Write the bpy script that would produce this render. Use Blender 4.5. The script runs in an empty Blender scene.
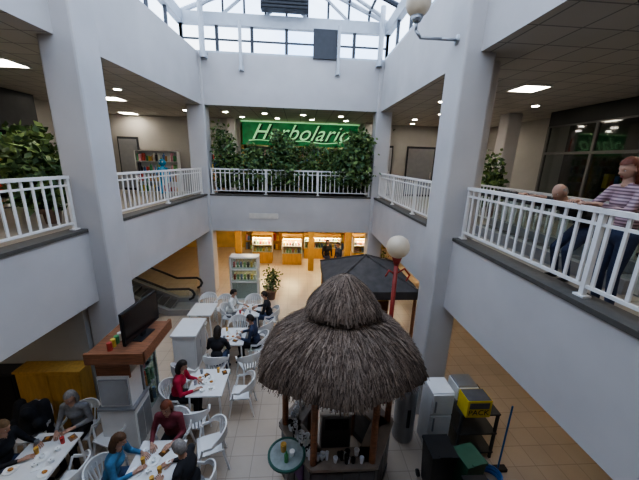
import bpy, math, random
from mathutils import Vector, Matrix
random.seed(7)
pi=math.pi
# ------------------------------------------------------------------ materials
MATS={}
def mat(name,col,rough=0.6,var=0.08,scale=6.0,bump=0.0,metal=0.0,emit=None,es=0.0,spec=0.4,stretch=None):
    if name in MATS: return MATS[name]
    m=bpy.data.materials.new(name); m.use_nodes=True
    nt=m.node_tree; b=nt.nodes['Principled BSDF']
    b.inputs['Roughness'].default_value=rough; b.inputs['Metallic'].default_value=metal
    b.inputs['Specular IOR Level'].default_value=spec
    tc=nt.nodes.new('ShaderNodeTexCoord'); mp=nt.nodes.new('ShaderNodeMapping')
    nt.links.new(tc.outputs['Object'],mp.inputs['Vector'])
    if stretch: mp.inputs['Scale'].default_value=stretch
    nz=nt.nodes.new('ShaderNodeTexNoise'); nz.inputs['Scale'].default_value=scale; nz.inputs['Detail'].default_value=4
    nt.links.new(mp.outputs['Vector'],nz.inputs['Vector'])
    cr=nt.nodes.new('ShaderNodeValToRGB')
    cr.color_ramp.elements[0].position=0.3; cr.color_ramp.elements[1].position=0.7
    cr.color_ramp.elements[0].color=tuple(max(0,c*(1-var)) for c in col)+(1,)
    cr.color_ramp.elements[1].color=tuple(min(1,c*(1+var)) for c in col)+(1,)
    nt.links.new(nz.outputs['Fac'],cr.inputs['Fac']); nt.links.new(cr.outputs['Color'],b.inputs['Base Color'])
    if bump:
        bp=nt.nodes.new('ShaderNodeBump'); bp.inputs['Strength'].default_value=bump; bp.inputs['Distance'].default_value=0.01
        nt.links.new(nz.outputs['Fac'],bp.inputs['Height']); nt.links.new(bp.outputs['Normal'],b.inputs['Normal'])
    if emit:
        b.inputs['Emission Color'].default_value=tuple(emit)+(1,); b.inputs['Emission Strength'].default_value=es
    MATS[name]=m; return m
def tile_mat(name,c1,c2,mortar,size,msize=0.01,rough=0.4,blotch=0.15):
    m=bpy.data.materials.new(name); m.use_nodes=True; nt=m.node_tree; b=nt.nodes['Principled BSDF']
    b.inputs['Roughness'].default_value=rough
    tc=nt.nodes.new('ShaderNodeTexCoord'); br=nt.nodes.new('ShaderNodeTexBrick')
    br.offset=0; br.inputs['Scale'].default_value=1; br.inputs['Brick Width'].default_value=size; br.inputs['Row Height'].default_value=size
    br.inputs['Mortar Size'].default_value=msize; br.inputs['Color1'].default_value=(*c1,1); br.inputs['Color2'].default_value=(*c2,1); br.inputs['Mortar'].default_value=(*mortar,1)
    nt.links.new(tc.outputs['Object'],br.inputs['Vector'])
    nz=nt.nodes.new('ShaderNodeTexNoise'); nz.inputs['Scale'].default_value=1.3; nz.inputs['Detail'].default_value=6
    nt.links.new(tc.outputs['Object'],nz.inputs['Vector'])
    mx=nt.nodes.new('ShaderNodeMixRGB'); mx.blend_type='MULTIPLY'; mx.inputs['Fac'].default_value=blotch
    nt.links.new(br.outputs['Color'],mx.inputs['Color1']); nt.links.new(nz.outputs['Fac'],mx.inputs['Color2'])
    nt.links.new(mx.outputs['Color'],b.inputs['Base Color'])
    MATS[name]=m; return m
def glass_mat(name,tint=(0.85,0.92,1),gl=0.08):
    m=bpy.data.materials.new(name); m.use_nodes=True; nt=m.node_tree
    for n in list(nt.nodes): nt.nodes.remove(n)
    o=nt.nodes.new('ShaderNodeOutputMaterial'); t=nt.nodes.new('ShaderNodeBsdfTransparent'); g=nt.nodes.new('ShaderNodeBsdfGlossy'); mx=nt.nodes.new('ShaderNodeMixShader')
    t.inputs['Color'].default_value=(*tint,1); g.inputs['Roughness'].default_value=0.05; mx.inputs['Fac'].default_value=gl
    nt.links.new(t.outputs[0],mx.inputs[1]); nt.links.new(g.outputs[0],mx.inputs[2]); nt.links.new(mx.outputs[0],o.inputs[0])
    MATS[name]=m; return m
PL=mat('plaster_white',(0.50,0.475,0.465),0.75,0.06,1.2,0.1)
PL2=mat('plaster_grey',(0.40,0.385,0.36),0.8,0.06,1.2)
CAP=mat('stone_cap',(0.085,0.078,0.07),0.6,0.15,14)
CEIL=tile_mat('ceiling_tiles',(0.52,0.49,0.45),(0.48,0.46,0.42),(0.25,0.24,0.23),0.6,0.014,0.8,0.2)
CEIL2=mat('ceiling_plain',(0.50,0.46,0.38),0.8)
FL=tile_mat('floor_terrazzo',(0.53,0.43,0.34),(0.50,0.405,0.32),(0.34,0.28,0.22),0.4,0.006,0.3,0.3)
FLU=tile_mat('floor_upper_tiles',(0.40,0.35,0.29),(0.38,0.33,0.27),(0.25,0.22,0.18),0.4,0.006,0.3,0.3)
RAIL=mat('rail_white_paint',(0.74,0.72,0.70),0.4,0.04)
STEEL=mat('steel_white',(0.5,0.52,0.55),0.45,0.05)
DARKM=mat('dark_metal',(0.04,0.042,0.05),0.4,0.1)
BLACK=mat('black_rubber',(0.012,0.012,0.014),0.45,0.1)
GREYM=mat('grey_metal',(0.35,0.36,0.38),0.35,0.05,metal=0.6)
WHITE=mat('white_plastic',(0.72,0.71,0.70),0.35,0.03)
WOOD=mat('wood_brown',(0.24,0.10,0.05),0.5,0.3,4,stretch=(1,8,8))
WOODY=mat('wood_yellow',(0.50,0.29,0.07),0.5,0.15,3,stretch=(6,6,1))
GLASS=glass_mat('roof_glass',(0.84,0.92,0.98),0.05)
GLASSD=glass_mat('shop_glass',(0.45,0.5,0.5),0.15)
GLASSC=glass_mat('clear_glass',(0.85,0.92,0.9),0.12)
LITE=mat('light_panel',(1,1,1),0.5,0,emit=(1,0.90,0.76),es=30)
LITEW=mat('light_warm',(1,1,1),0.5,0,emit=(1,0.76,0.45),es=44)
# ------------------------------------------------------------------ mesh builder
class MB:
    def __init__(s): s.v=[];s.f=[];s.m=[];s.mats=[]
    def mi(s,m):
        if m not in s.mats: s.mats.append(m)
        return s.mats.index(m)
    def add(s,vs,fs,m):
        o=len(s.v); s.v+= [tuple(v) for v in vs]; k=s.mi(m)
        for f in fs: s.f.append(tuple(i+o for i in f)); s.m.append(k)
    def box(s,c,d,m,rz=0,M=None):
        hx,hy,hz=d[0]/2,d[1]/2,d[2]/2; R=Matrix.Rotation(rz,3,'Z') if M is None else M
        vs=[R@Vector((x*hx,y*hy,z*hz))+Vector(c) for z in(-1,1) for y in(-1,1) for x in(-1,1)]
        s.add(vs,[(0,2,3,1),(4,5,7,6),(0,1,5,4),(2,6,7,3),(0,4,6,2),(1,3,7,5)],m)
    def bb(s,x0,x1,y0,y1,z0,z1,m): s.box(((x0+x1)/2,(y0+y1)/2,(z0+z1)/2),(x1-x0,y1-y0,z1-z0),m)
    def cyl(s,p0,p1,r0,m,r1=None,n=10,cap=True):
        r1=r0 if r1 is None else r1; p0=Vector(p0);p1=Vector(p1); d=(p1-p0).normalized()
        a=d.orthogonal().normalized(); b=d.cross(a)
        vs=[p0+(a*math.cos(2*pi*i/n)+b*math.sin(2*pi*i/n))*r0 for i in range(n)]+[p1+(a*math.cos(2*pi*i/n)+b*math.sin(2*pi*i/n))*r1 for i in range(n)]
        fs=[(i,(i+1)%n,n+(i+1)%n,n+i) for i in range(n)]
        if cap: fs+=[tuple(range(n-1,-1,-1)),tuple(range(n,2*n))]
        s.add(vs,fs,m)
    def tube(s,pts,r,m,n=8):
        for a,b in zip(pts[:-1],pts[1:]): s.cyl(a,b,r,m,n=n)
        for p in pts[1:-1]: s.sph(p,(r,r,r),m,8,6)
    def lathe(s,prof,m,c=(0,0,0),n=20,fn=None,sy=1.0):
        vs=[];fs=[]
        for (r,z) in prof:
            for i in range(n):
                a=2*pi*i/n; rr=r*(fn(a) if fn else 1)
                vs.append((c[0]+rr*math.cos(a),c[1]+rr*math.sin(a)*sy,c[2]+z))
        for k in range(len(prof)-1):
            for i in range(n): fs.append((k*n+i,k*n+(i+1)%n,(k+1)*n+(i+1)%n,(k+1)*n+i))
        s.add(vs,fs,m)
    def sph(s,c,r,m,n=16,k=10,fn=None):
        vs=[];fs=[]
        for j in range(k+1):
            t=pi*j/k
            for i in range(n):
                a=2*pi*i/n; u=Vector((math.sin(t)*math.cos(a),math.sin(t)*math.sin(a),math.cos(t)))
                p=fn(u) if fn else Vector((u.x*r[0],u.y*r[1],u.z*r[2]))
                vs.append(p+Vector(c))
        for j in range(k):
            for i in range(n):
                fs.append((j*n+i,(j+1)*n+i,(j+1)*n+(i+1)%n,j*n+(i+1)%n))
        s.add(vs,fs,m)
    def caps(s,p0,p1,r0,r1,m,n=12,h=4):
        p0=Vector(p0);p1=Vector(p1); d=(p1-p0); L=d.length
        if L<1e-5: return s.sph(p0,(r0,r0,r0),m,n,8)
        d/=L; a=d.orthogonal().normalized(); b=d.cross(a); rings=[]
        for j in range(h+1):
            t=-pi/2+pi/2*j/h; rings.append((p0+d*(r0*math.sin(t)),max(r0*math.cos(t),1e-4)))
        for j in range(h+1):
            t=pi/2*j/h; rings.append((p1+d*(r1*math.sin(t)),max(r1*math.cos(t),1e-4)))
        vs=[];fs=[]
        for c,r in rings: vs+=[c+(a*math.cos(2*pi*i/n)+b*math.sin(2*pi*i/n))*r for i in range(n)]
        K=len(rings)
        for k in range(K-1):
            for i in range(n): fs.append((k*n+i,k*n+(i+1)%n,(k+1)*n+(i+1)%n,(k+1)*n+i))
        fs+=[tuple(range(n-1,-1,-1)),tuple(range((K-1)*n,K*n))]
        s.add(vs,fs,m)
    def mesh(s,name,smooth=False):
        me=bpy.data.meshes.new(name); me.from_pydata(s.v,[],s.f)
        for m in s.mats: me.materials.append(m)
        me.polygons.foreach_set('material_index',s.m)
        if smooth: me.polygons.foreach_set('use_smooth',[True]*len(s.f))
        me.update(); return me
    def obj(s,name,loc=(0,0,0),rz=0,parent=None,smooth=False,bevel=0):
        return mk(name,s.mesh(name,smooth),loc,rz,parent,bevel)
def mk(name,me,loc=(0,0,0),rz=0,parent=None,bevel=0):
    o=bpy.data.objects.new(name,me); bpy.context.scene.collection.objects.link(o)
    o.location=loc; o.rotation_euler=(0,0,rz)
    if parent: o.parent=parent
    if bevel:
        b=o.modifiers.new('bevel','BEVEL'); b.width=bevel; b.segments=2; b.limit_method='ANGLE'
    return o
def prism(name,poly,z0,z1,side,top=None,bot=None,bevel=0):
    b=MB(); n=len(poly); vs=[(x,y,z0) for x,y in poly]+[(x,y,z1) for x,y in poly]
    b.add(vs,[(i,(i+1)%n,n+(i+1)%n,n+i) for i in range(n)],side)
    b.add(vs,[tuple(range(n-1,-1,-1))],bot or side); b.add(vs,[tuple(range(n,2*n))],top or side)
    return b.obj(name,bevel=bevel)
# ------------------------------------------------------------------ shell
ZF=3.7; ZC=4.0; ZB=2.6; ZU=7.05; ZT=8.65; H=5.3
XR=2.85; YF=11.4
def XL(y): return -3.9+(y-3.9)*0.0676
def xl_poly(x0,dx=0): return [(x0,-.1),(XL(-.1)+dx,-.1),(XL(YF)+dx,YF),(x0,YF)]
prism('floor',[(-9,-4),(9,-4),(9,18),(-9,18)],-.15,0,FL)
prism('floor_gallery_left',xl_poly(-9),ZB,ZF,PL,FLU,CEIL2)
prism('floor_gallery_right',[(XR,-.1),(9,-.1),(9,YF),(XR,YF)],ZB,ZF,PL,FLU,CEIL2)
prism('floor_gallery_far',[(-9,YF),(9,YF),(9,18),(-9,18)],ZB,ZF,PL,FLU,CEIL2)
prism('floor_gallery_near',[(-9,-4),(9,-4),(9,-.1),(-9,-.1)],ZB,ZF,PL,FLU,CEIL2)
w=.26
prism('trim_curb_left',[(XL(-.1)-w,-.1),(XL(-.1),-.1),(XL(YF),YF),(XL(YF)-w,YF)],ZF,ZC-.03,PL)
prism('trim_curb_right',[(XR,-.1),(XR+w,-.1),(XR+w,YF),(XR,YF)],ZF,ZC-.03,PL)
prism('trim_curb_far',[(XL(YF)-w,YF),(XR+w,YF),(XR+w,YF+w),(XL(YF)-w,YF+w)],ZF,ZC-.03,PL)
prism('trim_cap_left',[(XL(-.1)-w-.02,-.1),(XL(-.1)+.02,-.1),(XL(YF)+.02,YF),(XL(YF)-w-.02,YF)],ZC-.06,ZC,CAP)
prism('trim_cap_right',[(XR-.02,-.1),(XR+w+.02,-.1),(XR+w+.02,YF),(XR-.02,YF)],ZC-.06,ZC,CAP)
prism('trim_cap_far',[(XL(YF),YF-.02),(XR,YF-.02),(XR,YF+w+.02),(XL(YF),YF+w+.02)],ZC-.06,ZC,CAP)
prism('ceiling_left',xl_poly(-9),ZU,ZT,PL,PL,CEIL)
prism('ceiling_right',[(XR,-.1),(9,-.1),(9,YF),(XR,YF)],ZU,ZT,PL,PL,CEIL)
prism('ceiling_far',[(-9,YF),(9,YF),(9,18),(-9,18)],ZU,ZT,PL,PL,CEIL)
prism('ceiling_near',[(-9,-4),(9,-4),(9,-.1),(-9,-.1)],ZU,ZT,PL,PL,CEIL)
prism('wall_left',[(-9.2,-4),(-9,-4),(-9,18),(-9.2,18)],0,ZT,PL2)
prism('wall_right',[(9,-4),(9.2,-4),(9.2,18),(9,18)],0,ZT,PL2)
YW=mat('wall_shop_yellow',(0.70,0.50,0.20),0.6,0.15,2)
prism('wall_back',[(-9,18),(9,18),(9,18.2),(-9,18.2)],0,ZT,YW)
prism('wall_near',[(-9,-4.2),(9,-4.2),(9,-4),(-9,-4)],0,ZT,PL2)
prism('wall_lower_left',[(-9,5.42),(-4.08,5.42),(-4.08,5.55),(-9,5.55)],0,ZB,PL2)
prism('wall_lower_right',[(6.2,-.1),(6.35,-.1),(6.35,12),(6.2,12)],0,ZB,mat('wall_cream',(0.6,0.53,0.36),0.7))
# columns
def column(x0,x1,y0,y1,z0,z1,name='column',bv=.04):
    b=MB(); b.bb(x0,x1,y0,y1,z0,z1,PL); return b.obj(name,bevel=bv)
column(-4.06,-3.5,5.5,6.15,0,8.6)
column(2.58,3.12,5.2,5.85,0,8.6)
b=MB(); b.cyl((3.32,5.75,ZF),(3.32,5.75,ZU),.19,PL,n=24); b.obj('pipe_column',smooth=False)
column(-3.92,-3.3,11.35,11.95,0,8.6)
column(2.72,3.3,11.35,11.95,0,8.6)
column(-3.3,-2.95,14.6,14.95,ZF,ZU); column(2.95,3.3,14.5,14.85,ZF,ZU); column(7.0,7.5,10.4,10.9,ZF,ZU)
# ------------------------------------------------------------------ railings
def railing(name,p0,p1,z0,z1,step=.165,post=1.8):
    b=MB(); p0=Vector((*p0,0));p1=Vector((*p1,0)); d=p1-p0; L=d.length; d/=L; ang=math.atan2(d.y,d.x)
    c=(p0+p1)/2
    b.box((c.x,c.y,z1-.025),(L,.07,.05),RAIL,ang); b.box((c.x,c.y,z1-.16),(L,.03,.03),RAIL,ang); b.box((c.x,c.y,z0+.12),(L,.035,.035),RAIL,ang)
    n=int(L/step)
    for i in range(1,n):
        q=p0+d*(L*i/n); b.box((q.x,q.y,(z0+z1)/2+.04),(.034,.022,z1-z0-.12),RAIL,ang)
    n=max(1,int(L/post))
    for i in range(n+1):
        q=p0+d*(.03+(L-.06)*i/n); b.box((q.x,q.y,(z0+z1)/2),(.05,.05,z1-z0),RAIL,ang); b.box((q.x,q.y,z0+.01),(.12,.1,.02),RAIL,ang)
    return b.obj(name)
ZR=4.93
railing('gallery_railing',(XL(.3)-.14,.3),(XL(5.45)-.14,5.45),ZC,ZR)
railing('gallery_railing',(XL(6.2)-.14,6.2),(XL(11.3)-.14,11.3),ZC,ZR)
railing('gallery_railing',(XR+.14,.3),(XR+.14,5.17),ZC,ZR)
railing('gallery_railing',(XR+.14,5.9),(XR+.14,11.3),ZC,ZR)
railing('gallery_railing',(-3.25,YF+.08),(2.68,YF+.08),ZC,ZR)
railing('stairwell_railing',(5.5,3.2),(5.5,9.6),ZF,ZF+1.05)
# ------------------------------------------------------------------ skylight
def skylight():
    e=bpy.data.objects.new('skylight_roof',None); bpy.context.scene.collection.objects.link(e)
    x0,x1=-3.95,2.95; y0,y1=-.4,11.55; z1=9.5; z2=9.85; xr=(x0+x1)/2; zr=11.2
    b=MB()
    for (xa,xb,ya,yb) in ((x0-.1,x1+.1,y1-.1,y1+.1),(x0-.1,x0+.1,y0,y1),(x1-.1,x1+.1,y0,y1),(x0-.1,x1+.1,y0-.1,y0+.1)):
        b.bb(xa,xb,ya,yb,z1,z2,STEEL); b.bb(xa,xb,ya,yb,ZT,ZT+.08,STEEL)
    n=6
    for i in range(n+1):
        x=x0+(x1-x0)*i/n; b.bb(x-.05,x+.05,y1-.04,y1+.04,ZT,z1,DARKM); b.bb(x-.03,x+.03,y0-.04,y0+.04,ZT,z1,DARKM)
    for i in range(11):
        y=y0+(y1-y0)*i/10
        for x in (x0,x1): b.bb(x-.04,x+.04,y-.04,y+.04,ZT,z1,DARKM)
    b.bb(x0,x1,y1-.03,y1+.03,ZT+.42,ZT+.47,DARKM)
    for i in range(11):
        y=y0+(y1-y0)*i/10
        for x in (x0,x1): b.cyl((x,y,z2),(xr,y,zr),.075,DARKM if i%2 else STEEL,n=6)
    for t in (0.2,.4,.6,.8):
        for x in (x0,x1):
            X=x+(xr-x)*t; Z=z2+(zr-z2)*t; b.cyl((X,y0,Z),(X,y1,Z),.045,DARKM,n=6)
    b.cyl((xr,y0,zr),(xr,y1,zr),.07,STEEL,n=6)
    for t in (.1,.2,.3,.4,.5,.6,.7,.8,.9):
        X=x0+(x1-x0)*t; Z=z2+(zr-z2)*(1-abs(2*t-1)); b.cyl((X,y1,z2),(X,y1,Z),.04,DARKM,n=6)
    for t in (.2,.4,.6,.8):
        X=x0+(x1-x0)*t
        X2=x0+(x1-x0)*(t+.2 if t<.5 else t-.2); b.cyl((X,y1,z2),(X2,y1,z2+(zr-z2)*(1-abs(2*(t+.2 if t<.5 else t-.2)-1))),.05,STEEL,n=6)
    for (X,za,zb) in ((-3.2,8.45,10.2),(2.65,8.45,10.2)): b.cyl((X,11.2,za),(X,11.2,zb),.09,STEEL,n=10); b.box((X,11.3,za+.1),(.2,.2,.2),STEEL)
    for (X,za,zb) in ((-2.0,8.15,9.6),(1.25,8.15,9.6)): b.cyl((X,11.28,za),(X,11.28,zb),.055,STEEL,n=10); b.box((X,11.36,za+.06),(.16,.1,.16),STEEL)
    for (xa,xb) in ((-3.2,-2.2),(2.65,1.5)): b.cyl((xa,11.2,9.9),(xb,11.2,10.5),.06,STEEL,n=8)
    b.obj('frame',parent=e)
    g=MB()
    g.add([(x0,y1,ZT),(x1,y1,ZT),(x1,y1,z1),(x0,y1,z1)],[(0,1,2,3)],GLASS)
    g.add([(x0,y0,ZT),(x1,y0,ZT),(x1,y0,z1),(x0,y0,z1)],[(0,1,2,3)],GLASS)
    g.add([(x0,y0,ZT),(x0,y1,ZT),(x0,y1,z1),(x0,y0,z1)],[(0,1,2,3)],GLASS)
    g.add([(x1,y0,ZT),(x1,y1,ZT),(x1,y1,z1),(x1,y0,z1)],[(0,1,2,3)],GLASS)
    g.add([(x0,y0,z2),(x0,y1,z2),(xr,y1,zr),(xr,y0,zr)],[(0,1,2,3)],GLASS)
    g.add([(x1,y0,z2),(x1,y1,z2),(xr,y1,zr),(xr,y0,zr)],[(0,1,2,3)],GLASS)
    g.add([(x0,y1,z2),(x1,y1,z2),(xr,y1,zr)],[(0,1,2)],GLASS)
    g.obj('glass_panes',parent=e)
    d=MB(); d.bb(.4,1.2,11.32,11.44,8.62,9.5,DARKM); d.obj('vent_panel',parent=e)
    d=MB(); d.bb(-1.3,.2,11.1,11.4,9.9,10.5,DARKM)
    for i in range(6): d.bb(-1.28,.18,11.07,11.1,9.93+i*.1,9.96+i*.1,BLACK)
    d.obj('ventilation_unit',parent=e)
skylight()
# ------------------------------------------------------------------ ceiling lights
def panel(x,y,z,m=LITE,s=.58,name='ceiling_light_panel'):
    b=MB(); b.bb(-s/2,s/2,-s/2,s/2,-.02,-.012,m)
    for (a,c,d,e) in ((-s/2-.03,s/2+.03,-s/2-.03,-s/2),(-s/2-.03,s/2+.03,s/2,s/2+.03),(-s/2-.03,-s/2,-s/2,s/2),(s/2,s/2+.03,-s/2,s/2)): b.bb(a,c,d,e,-.03,0,WHITE)
    b.obj(name,(x,y,z))
for p in ((5.2,7.2),(5.2,3.4),(5.2,11),(7.4,13.4),(-6.05,10.9),(-6.05,7.2),(-6.05,3.6),(-7.4,14.4),(-6,0.6),(5.4,.2)): panel(p[0],p[1],ZU)
def spots(name,pts,z,m,r=.09):
    b=MB()
    for x,y in pts:
        b.cyl((x,y,z-.035),(x,y,z),r+.03,WHITE,n=14); b.cyl((x,y,z-.04),(x,y,z-.034),r,m,n=14)
    b.obj(name)
LSP=mat('light_spot',(1,1,1),0.5,0,emit=(1,0.93,0.8),es=60)
spots('ceiling_downlights',[(x*1.5-4.4,12.7) for x in range(7)]+[(x*1.5-4.0,14.0) for x in range(7)]+[(4.0,9),(6.6,5.5),(6.8,9),(-5,9.3),(-7.6,7.8),(-7.6,11.5),(-4.7,6.9),(-7.5,5.2)],ZU,LSP)
for p in ((-2.2,13),(0,13),(2,13),(-3.2,15.5),(-1,15.5),(1.2,15.5),(3.2,15.5),(5,13.5)): panel(p[0],p[1],ZB,LITEW,.5,'shop_ceiling_light')
for p in ((-5.5,8.2),(-5.2,10.6),(4.6,4.6),(4.6,8),(-5.6,3.4)): panel(p[0],p[1],ZB,LITE,.36,'lower_ceiling_light')
# ------------------------------------------------------------------ shops
pal=[mat('goods_%d'%i,c,0.5,0.2) for i,c in enumerate([(.55,.08,.06),(.75,.55,.1),(.08,.3,.12),(.75,.72,.65),(.1,.2,.45),(.5,.25,.1),(.25,.5,.2),(.7,.35,.4),(.06,.06,.07)])]
def goods_shelf(name,x0,x1,y,z0,z1,rows,loc=(0,0,0),rz=0,frame=WOOD,depth=.3,seed=1):
    R=random.Random(seed); b=MB(); hh=(z1-z0)/rows
    b.bb(x0,x1,y+depth,y+depth+.03,z0,z1,frame)
    for i in range(rows+1): b.bb(x0,x1,y,y+depth,z0+i*hh-.012,z0+i*hh+.012,frame)
    nx=max(1,int((x1-x0)/.95))
    for i in range(nx+1): X=x0+(x1-x0)*i/nx; b.bb(X-.015,X+.015,y-.01,y+depth,z0,z1,frame)
    for i in range(rows):
        x=x0+.05
        while x<x1-.12:
            w_=R.uniform(.05,.14); h_=R.uniform(.4,.85)*hh; m=R.choice(pal)
            if R.random()<.5: b.bb(x,x+w_,y+.04,y+.22,z0+i*hh+.012,z0+i*hh+.012+h_,m)
            else: b.cyl((x+w_/2,y+.13,z0+i*hh+.012),(x+w_/2,y+.13,z0+i*hh+.012+h_*.75),w_/2,m,n=8); b.cyl((x+w_/2,y+.13,z0+i*hh+.012+h_*.75),(x+w_/2,y+.13,z0+i*hh+h_),w_/5,m,n=8)
            x+=w_+R.uniform(.01,.04)
    return b.obj(name,loc,rz)
GREEN=mat('sign_green',(0.02,0.14,0.045),0.5,0.5,3,emit=(0.012,0.16,0.045),es=.35)
GREENL=mat('sign_letter_green',(0.45,0.75,0.45),0.5,0,emit=(0.30,0.70,0.32),es=.7)
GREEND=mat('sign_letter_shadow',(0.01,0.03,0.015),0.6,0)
def text(name,s,size,loc,rot,m,parent=None,ext=.01):
    c=bpy.data.curves.new(name,'FONT'); c.body=s; c.size=size; c.extrude=ext; c.align_x='CENTER'; c.align_y='CENTER'; c.materials.append(m)
    o=bpy.data.objects.new(name,c); bpy.context.scene.collection.objects.link(o); o.location=loc; o.rotation_euler=rot
    if parent: o.parent=parent
    return o
b=MB(); b.bb(-2.7,2.75,15.0,15.15,6.0,6.95,GREEN); b.bb(-2.75,2.8,14.97,15.17,5.94,6.0,GREEN); b.bb(-2.75,2.8,14.97,15.17,6.95,7.0,GREENL)
pts=[(-2.4+i*.16,14.99,6.13+.04*math.sin(i*.5)) for i in range(31)]; b.tube(pts,.02,GREENL,5)
sg=b.obj('shop_sign'); t=text('letters','Herbolario',.98,(0,14.95,6.5),(pi/2,0,0),GREENL,sg); t.data.shear=.5; t.data.space_character=1.05
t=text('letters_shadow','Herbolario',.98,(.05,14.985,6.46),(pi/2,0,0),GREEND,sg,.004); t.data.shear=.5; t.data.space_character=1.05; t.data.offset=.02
b=MB()
for x in (-2.7,-1.35,0,1.35,2.7): b.bb(x-.04,x+.04,15.0,15.1,ZF,5.93,WOODY)
b.add([(-2.7,15.05,ZF),(2.7,15.05,ZF),(2.7,15.05,5.93),(-2.7,15.05,5.93)],[(0,1,2,3)],GLASSC); b.obj('window_1')
goods_shelf('herbal_shop_shelves',-2.6,2.6,15.5,ZF+.02,5.9,5,frame=WHITE,seed=3)
for x in (-1.6,0,1.6): panel(x,15.45,ZU,LITEW,.35)
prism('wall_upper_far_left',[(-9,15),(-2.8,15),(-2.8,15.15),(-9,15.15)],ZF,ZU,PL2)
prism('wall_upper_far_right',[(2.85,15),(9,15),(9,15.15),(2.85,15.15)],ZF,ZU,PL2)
prism('wall_shop_interior',[(-2.8,16.6),(2.85,16.6),(2.85,16.7),(-2.8,16.7)],ZF,ZU,mat('wall_warm',(0.55,0.45,0.3),0.7))
b=MB()
for i,(x,w_) in enumerate(((-8.3,.9),(3.6,.9),(5.2,1.4))):
    b.bb(x,x+w_,14.9,14.97,ZF,6.1,DARKM); b.bb(x+.06,x+w_-.06,14.87,14.9,ZF+.1,6.0,GREYM)
    b.bb(x+w_-.16,x+w_-.13,14.84,14.87,ZF+.9,ZF+1.2,WHITE)
b.obj('shop_doors')
goods_shelf('poster_and_toy_shelf',-4.9,-3.4,14.5,ZF+.01,5.7,4,frame=WHITE,seed=13,depth=.3)
goods_shelf('souvenir_shop_shelves',0,6.5,0,ZF+.01,5.9,5,(-8.45,3.3,0),pi/2,DARKM,.3,5)
goods_shelf('gift_display_shelf',0,1.8,0,ZF+.01,5.5,4,(-7.3,14.3,0),0,WHITE,.35,9)
b=MB(); b.bb(-8.6,-8.45,3,10.9,5.92,ZU-.01,DARKM); b.bb(-8.45,-8.42,4.5,8.5,6.2,6.75,BLACK); b.obj('shopfront_header')
b=MB(); BLM=mat('mascot_blue',(.04,.30,.55),.5)
b.caps((0,0,.75),(0,0,1.05),.16,.14,BLM); b.sph((0,0,1.32),(.15,.14,.15),BLM,16,12)
for s in(-1,1): b.caps((s*.08,0,.7),(s*.1,0,.12),.08,.06,BLM); b.caps((s*.1,-.02,.05),(s*.1,-.12,.05),.06,.05,BLM); b.caps((s*.16,0,1.08),(s*.3,-.05,.8),.05,.045,BLM); b.sph((s*.06,-.125,1.36),(.03,.02,.04),WHITE,10,8)
b.obj('mascot_statue',(-5.9,13.7,ZF),smooth=True)
FR=mat('frame_aluminium',(0.16,0.155,0.15),0.4,0.05)
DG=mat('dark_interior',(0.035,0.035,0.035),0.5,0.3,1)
b=MB()
X=8.2
for y in (1.5,3.2,4.9,6.6,8.3,10.0): b.bb(X-.04,X+.04,y-.04,y+.04,ZF,6.6,FR)
for z in (ZF+.05,5.75,6.6): b.bb(X-.035,X+.035,1.5,10.0,z-.04,z+.04,FR)
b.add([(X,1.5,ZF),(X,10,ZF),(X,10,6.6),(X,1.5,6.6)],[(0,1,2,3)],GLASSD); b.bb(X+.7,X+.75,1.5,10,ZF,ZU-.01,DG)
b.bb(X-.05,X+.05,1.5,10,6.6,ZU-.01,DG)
b.obj('window_2')
goods_shelf('clothes_shop_display',0,5,0,ZF+.01,5.3,3,(8.6,3,0),-pi/2,DARKM,.25,8).location=(8.55,8.2,0)
b=MB(); b.bb(5.6,6.7,11.9,12.0,5.9,6.45,pal[0]); b.bb(6.0,6.6,11.88,11.9,5.95,6.4,WHITE); b.bb(5.7,5.74,11.93,11.97,6.45,ZU,DARKM); b.bb(6.5,6.54,11.93,11.97,6.45,ZU,DARKM); b.obj('hanging_red_sign')
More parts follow.
